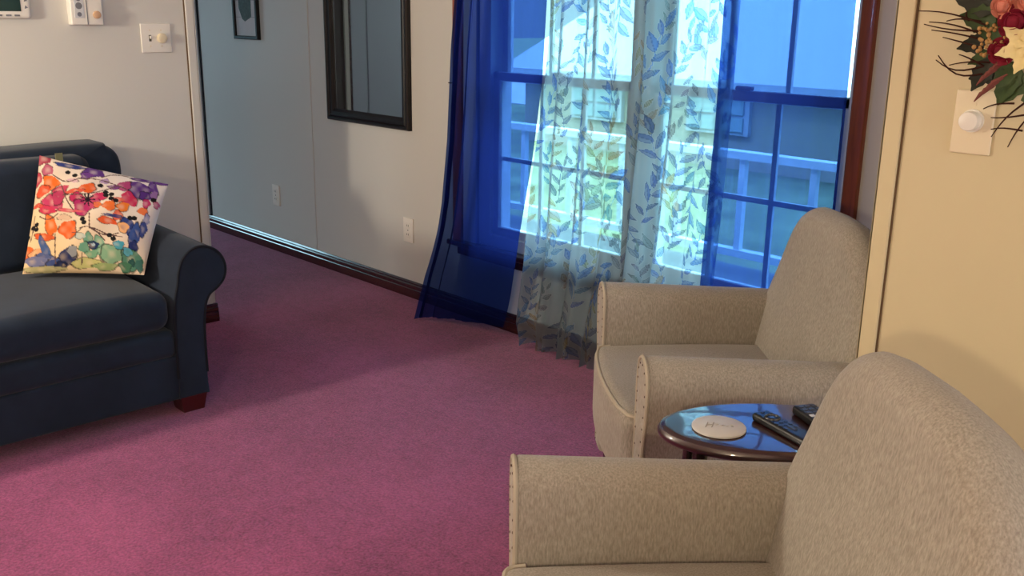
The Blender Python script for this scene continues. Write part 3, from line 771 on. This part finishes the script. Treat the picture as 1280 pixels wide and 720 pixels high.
# mirror: moulded dark frame
def framed(name, x0, x1, z0, z1, prof, depth_m, par=None):
    r = empty(name, ((x0 + x1) / 2, YW, z0)); cx = (x0 + x1) / 2
    b = MB(); rings = []
    for (sx, sz, ex, ez) in ((x0, z0, 1, 1), (x1, z0, -1, 1), (x1, z1, -1, -1), (x0, z1, 1, -1)):
        rings.append([(sx + ex * p - cx, -q, sz + ez * p - z0) for p, q in prof])
    b.loft(rings, True, False, True); b.build('frame', M[depth_m], r, auto=25)
    return r
mr = framed('wall_mirror', -4.193, -3.532, .787, 1.78, [(0, 0), (0, .020), (.006, .028), (.014, .028), (.018, .023), (.026, .027), (.034, .022), (.044, .022), (.050, .016), (.056, .012), (.056, 0)], 'black_wood')
MB().box((-.276, -.007, .054), (.276, -.004, .94)).build('mirror_glass', M['mirror'], mr, smooth=False)
tag(mr, 'tall mirror in a moulded black wooden frame on the wall beside the window', 'mirror')
pf = framed('picture_frame', -5.118, -4.853, 1.152, 1.56, [(0, 0), (0, .018), (.003, .021), (.016, .021), (.019, .016), (.019, 0)], 'black_wood')
pr_ = MB().box((-.116, -.008, .018), (.116, -.005, .392)).build('print', M['paper'], pf, smooth=False)
a = MB(); a.loft([[(-.080, y, .30), (.055, y, .30), (.058, y, .22), (.056, y, .118), (-.015, y, .094), (-.045, y, .108), (-.078, y, .165)] for y in (-.0085, -.0078)]); a.build('grey_shape', M['ink'], pr_, smooth=False)
for z, xa, xb in ((.205, -.112, -.08), (.205, .058, .112), (.117, -.112, -.06), (.117, .056, .112)): MB().box((xa, -.0085, z - .001), (xb, -.0078, z + .001)).build('thin_line', M['ink_line'], pr_, smooth=False)
tag(pf, 'small black framed print with a grey green shape on the hallway wall', 'picture')
nl = MB().cyl((-3.252, YW, 1.017), (0, -1, .1), .0025, .018, 8).build('wall_nail', M['nail']); tag(nl, 'tiny nail sticking out of the wall left of the navy curtain', 'nail')

# ------------------------------------------------------------------ things on the right wall
t = empty('light_switch', (-.7255, YR, 1.122), 0); plate(t, .073, .116, m='ivory_plastic')
MB().cyl((-.001, -.0055, .003), (0, -1, 0), .021, .004, 28).build('knob_collar', M['white_plastic'], t)
knob(t, -.001, .003, .0175, .022, 'white_plastic')
for z in (-.030, .033): screw(t, 0, z)
tag(t, 'ivory single switch plate with white dimmer knob on the cream right wall', 'light switch')

def wreath():
    rw = random.Random(3)
    C = Vector((-.600, YR - .03, 1.345)); r = empty('floral_wreath', C)
    g = MB()
    for k in range(4):
        pts = []
        for i in range(60):
            a = 2 * PI * i / 60; rr = .105 + .010 * math.sin(5 * a + k * 1.7); pts.append((rr * math.cos(a), -.008 + .010 * math.cos(7 * a + k), rr * math.sin(a)))
        g.tube(pts, .006, 6, wrap=True)
    g.build('grapevine_ring', M['twig'], r)
    def leaf(px, pz, ang, L, w, m, tilt=.3, y=-.03):
        nU, nV = 9, 7; V = []; F = []
        for i in range(nU):
            t = i / (nU - 1)
            for j in range(nV):
                s = j / (nV - 1) * 2 - 1; hw = w * math.sin(PI * min(1, t * .96 + .02) ** .8) * (1 - .2 * t)
                if j in (0, nV - 1): hw *= 1 + .12 * (-1) ** i
                p = t * L; q = s * hw; d = .010 * math.sin(PI * t) - .25 * abs(q) - tilt * p * .5
                V.append((px + p * math.cos(ang) - q * math.sin(ang), y + d * 1.0, pz + p * math.sin(ang) + q * math.cos(ang)))
        for i in range(nU - 1):
            for j in range(nV - 1): a = i * nV + j; F.append((a, a + 1, a + nV + 1, a + nV))
        b = MB().add(V, F); n = len(V)
        b.add([(x, yy + .0015, z) for x, yy, z in V], [tuple(reversed(f)) for f in F])
        return b.build('leaf', M[m], r)
    P = lambda x, z: (x - C.x, z - C.z)
    for (x, z, ang, L, w, m) in ((-.690, 1.300, 170, .060, .026, 'leafg'), (-.690, 1.318, 160, .085, .022, 'leafd'), (-.700, 1.270, 200, .050, .018, 'leafd'), (-.692, 1.250, 215, .04, .014, 'leafg'), (-.668, 1.226, 205, .056, .024, 'leafd'), (-.690, 1.240, 250, .062, .020, 'leafd'),
                                 (-.640, 1.225, 250, .068, .030, 'leafg'), (-.655, 1.235, 268, .07, .026, 'leafg'), (-.610, 1.215, 285, .075, .03, 'leafg'), (-.55, 1.225, 310, .07, .028, 'leafd'), (-.50, 1.27, 335, .075, .03, 'leafg'), (-.66, 1.36, 150, .08, .03, 'leafg'), (-.62, 1.43, 110, .08, .03, 'leafd'), (-.55, 1.44, 60, .08, .03, 'leafg'), (-.49, 1.38, 20, .08, .03, 'leafd'), (-.665, 1.285, 185, .05, .022, 'leafg')):
        px, pz = P(x, z); leaf(px, pz, math.radians(ang), L, w, m)
    for (x0, z0, x1, z1, bend) in ((-.700, 1.292, -.828, 1.317, .008), (-.70, 1.285, -.815, 1.294, -.004), (-.705, 1.277, -.806, 1.298, .006), (-.70, 1.268, -.800, 1.284, .003), (-.705, 1.255, -.778, 1.272, .002), (-.715, 1.30, -.775, 1.300, .004), (-.70, 1.225, -.785, 1.232, -.012), (-.70, 1.212, -.782, 1.240, -.016), (-.69, 1.232, -.760, 1.224, .003), (-.70, 1.225, -.745, 1.243, .004), (-.64, 1.165, -.690, 1.152, .004), (-.62, 1.170, -.670, 1.105, .004), (-.61, 1.150, -.675, 1.138, -.002), (-.62, 1.12, -.672, 1.118, .004), (-.60, 1.16, -.640, 1.09, .004), (-.735, 1.30, -.740, 1.318, .002)):
        a, b_ = P(x0, z0), P(x1, z1); pts = []
        for k in range(7):
            s = k / 6; pts.append((a[0] + (b_[0] - a[0]) * s, -.028 - .012 * math.sin(PI * s), a[1] + (b_[1] - a[1]) * s + bend * math.sin(PI * s)))
        MB().tube(pts, [.0020 - .0011 * k / 6 for k in range(7)], 6).build('twig', M['twig'], r)
    def rose(x, z, R, m, y=-.055):
        px, pz = P(x, z); b = MB()
        b.sphere((px, y, pz), R * .5, 12, 8)
        for ringk, (n, rr, tl) in enumerate(((4, .34, .5), (6, .58, .8), (7, .82, 1.15))):
            for k in range(n):
                a = 2 * PI * k / n + ringk * .6; V = []; F = []
                for i in range(5):
                    for j in range(5):
                        u_, v_ = i / 4 * 2 - 1, j / 4
                        ang = a + u_ * 3.0 / n; rad = R * rr * (.35 + .75 * v_ ** .7) ; hgt = -R * (.75 - ringk * .28) * math.sin(v_ * 1.5) + R * .12 * u_ * u_
                        V.append((px + rad * math.cos(ang), y + R * .25 + hgt, pz + rad * math.sin(ang)))
                for i in range(4):
                    for j in range(4): q = i * 5 + j; F.append((q, q + 1, q + 6, q + 5))
                b.add(V, F)
        return b.build('blossom', M[m], r)
    rose(-.648, 1.300, .034, 'rose'); rose(-.664, 1.252, .027, 'rose'); rose(-.672, 1.326, .024, 'pinkf'); rose(-.63, 1.335, .03, 'pinkf'); rose(-.57, 1.25, .034, 'rose'); rose(-.53, 1.31, .032, 'pinkf'); rose(-.54, 1.40, .034, 'rose'); rose(-.61, 1.41, .03, 'creamf')
    # cream lily: six pointed petals
    px, pz = P(-.622, 1.262)
    for k in range(6):
        leaf(px, pz, math.radians(60 * k + 20), .046, .016, 'creamf', tilt=.9, y=-.058).name = 'petal'
    for k in range(46):
        a, d = rw.uniform(0, 6.28), rw.uniform(0, 1) ** .5
        x, z = -.684 + .030 * d * math.cos(a), 1.272 + .030 * d * math.sin(a); q = P(x, z)
        MB().sphere((q[0], -.048 - rw.uniform(0, .016), q[1]), rw.uniform(.0026, .0042), 8, 5).build('berry', M['berry'], r)
    for k in range(8):
        x, z = -.672 - .006 * (k % 4), 1.222 - .007 * k; q = P(x, z)
        MB().tube([(q[0] + .018, -.04, q[1] + .02), (q[0], -.05, q[1] + .006), (q[0] - .010, -.048, q[1] - .008)], [.0015, .004, .001], 6).build('bud', M['bud'], r)
    tag(r, 'floral wreath of green leaves, wine red roses and bare twigs on the cream wall', 'wreath')
wreath()

# ------------------------------------------------------------------ outside the window
GZ = -.85
struct(MB().box((-70, YW + .2, GZ - .1), (30, 80, GZ)).build('ground', M['lawn'], smooth=False))
struct(MB().box((-60, 17, GZ), (25, 24.5, GZ + .02)).build('driveway', M['drive'], smooth=False), 'pale concrete driveway beyond the lawn')
struct(MB().box((-5.2, YW + .16, -.12), (0.6, 4.6, -.05)).build('porch_deck', M['deck'], smooth=False), 'grey board deck outside the window')
for i, px in enumerate((-5.1, -2.3, .5)):
    for y in (3.0, 4.5):
        struct(MB().box((px - .05, y - .05, GZ), (px + .05, y + .05, -.12)).build('deck_pier', M['deck'], smooth=False))
def railing(name, p0, p1, label):
    p0, p1 = Vector(p0), Vector(p1); d = p1 - p0; n = d.normalized(); s = Vector((-n.y, n.x, 0)); r = empty(name, p0)
    L = d.length
    def bar(a, b, z0, z1, w, nm):
        q = MB(); pts = [n * a + s * w, n * b + s * w, n * b - s * w, n * a - s * w]
        q.loft([[p + Vector((0, 0, z)) for p in pts] for z in (z0, z1)]); q.build(nm, M['vinyl'], r, smooth=False)
    bar(0, L, .62, .66, .04, 'top_rail'); bar(0, L, .08, .12, .03, 'bottom_rail')
    k = int(L / .42)
    for i in range(k + 1):
        x = .03 + i * (L - .06) / k; bar(x - .018, x + .018, .12, .62, .018, 'baluster')
    for x in (0, L): bar(x - .05, x + .05, 0, .74, .05, 'post')
    tag(r, label, 'railing', 'white deck railings')
railing('deck_railing', (-5.1, 4.5, -.05), (.5, 4.5, -.05), 'white deck railing running along the far edge of the deck outside')
railing('deck_railing', (-5.1, 2.95, -.05), (-5.1, 4.4, -.05), 'white deck railing at the short left end of the deck outside')
def house(name, x0, x1, y0, y1, zw, zr, label):
    r = empty(name, ((x0 + x1) / 2, y0, GZ)); o = Vector(r.location)
    def put(b, nm, m, par=r): return b.map(lambda p: p - o).build(nm, M[m], par, smooth=False)
    w = MB().box((x0, y0, GZ), (x1, y1, zw)); put(w, 'wall', 'siding')
    ov = .3; ym = (y0 + y1) / 2
    rf = MB(); rf.loft([[(x, y0 - ov, zw - .05), (x, ym, zr), (x, y1 + ov, zw - .05), (x, y1 + ov, zw + .05), (x, ym, zr + .12), (x, y0 - ov, zw + .07)] for x in (x0 - ov, x1 + ov)]); put(rf, 'roof', 'shed_roof')
    return r, put
hr, put = house('neighbor_house', -12.6, -3.5, 12.2, 17, .35, 1.5, '')
for x in (-11.4, -9.0, -6.4):
    f = MB().box((x, 12.12, -.35), (x + 1.1, 12.2, .2)); fo = put(f, 'window', 'shed_roof')
    g = MB()
    for i in range(2):
        for j in range(2): g.box((x + .08 + i * .5, 12.08, -.29 + j * .24), (x + .52 + i * .5, 12.13, -.09 + j * .24))
    put(g, 'pane', 'pane_dark', fo)
tag(hr, 'pale single storey house with a white roof seen through the leaf print curtain', 'house')

# ------------------------------------------------------------------ light
w = bpy.data.worlds.new('World'); S.world = w; w.use_nodes = True
nt = w.node_tree; nt.nodes.clear()
wo = nt.nodes.new('ShaderNodeOutputWorld'); bg = nt.nodes.new('ShaderNodeBackground')
bg.inputs[0].default_value = (.46, .82, 1.0, 1); bg.inputs[1].default_value = 2.3
nt.links.new(bg.outputs[0], wo.inputs[0])
# hazy sky: brighter overhead than along the horizon
gt = nt.nodes.new('ShaderNodeTexCoord'); gs = nt.nodes.new('ShaderNodeSeparateXYZ'); gr = nt.nodes.new('ShaderNodeMapRange')
gr.inputs['From Min'].default_value = .04; gr.inputs['From Max'].default_value = .45; gr.inputs['To Min'].default_value = .85; gr.inputs['To Max'].default_value = 6.5
nt.links.new(gt.outputs['Generated'], gs.inputs[0]); nt.links.new(gs.outputs['Z'], gr.inputs['Value']); nt.links.new(gr.outputs[0], bg.inputs[1])
def light(name, typ, loc, energy, col, **kw):
    d = bpy.data.lights.new(name, typ); d.energy = energy; d.color = col
    for k, v in kw.items(): setattr(d, k, v)
    o = bpy.data.objects.new(name, d); COL.objects.link(o); o.location = loc; return o
sun = light('sun', 'SUN', (0, -10, 20), 1.4, (.80, .95, 1), angle=.01); sun.rotation_euler = (math.radians(40), 0, math.radians(-15))
light('sofa_lamp', 'POINT', (-3.15, -.5, 1.35), 60, (1, .87, .70), shadow_soft_size=.10)
light('dining_lamp', 'POINT', (.25, -1.05, 1.42), 38, (1, .78, .52), shadow_soft_size=.05)

kw = light('side_fill_light', 'AREA', (2.9, .9, 1.45), 24, (.90, .95, 1), shape='RECTANGLE', size=1.5, size_y=1.2)  # added cool fill to brighten the left wall; no window is built here
kw.rotation_euler = (0, math.radians(90), 0)
kh = light('hall_fill_light', 'AREA', (-5.6, -2.85, 1.45), 13, (.80, .92, 1), shape='RECTANGLE', size=1.4, size_y=1.2)  # added fill for the dim hall and mirror view, set before a solid wall
kh.rotation_euler = (math.radians(90), 0, 0)

# ------------------------------------------------------------------ camera
f, pitch, roll, yaw = 1212.0, math.radians(15.724), math.radians(.805), math.radians(46.545)
fw = Vector((-math.sin(yaw) * math.cos(pitch), math.cos(yaw) * math.cos(pitch), -math.sin(pitch)))
r0 = Vector((math.cos(yaw), math.sin(yaw), 0)); u0 = r0.cross(fw)
rt = r0 * math.cos(roll) + u0 * math.sin(roll); up = -r0 * math.sin(roll) + u0 * math.cos(roll)
cd = bpy.data.cameras.new('camera'); cam = bpy.data.objects.new('camera', cd); COL.objects.link(cam)
m = Matrix((rt, up, -fw)).transposed().to_4x4(); m.translation = Vector((0, 0, 1.30)); cam.matrix_world = m
cd.sensor_width = 36; cd.lens = 36 * f / 1280; cd.clip_start = .02
S.camera = cam
S.view_settings.view_transform = 'Standard'; S.view_settings.look = 'None'; S.view_settings.gamma = 1; S.view_settings.use_curve_mapping = False
S.view_settings.exposure = 0.85
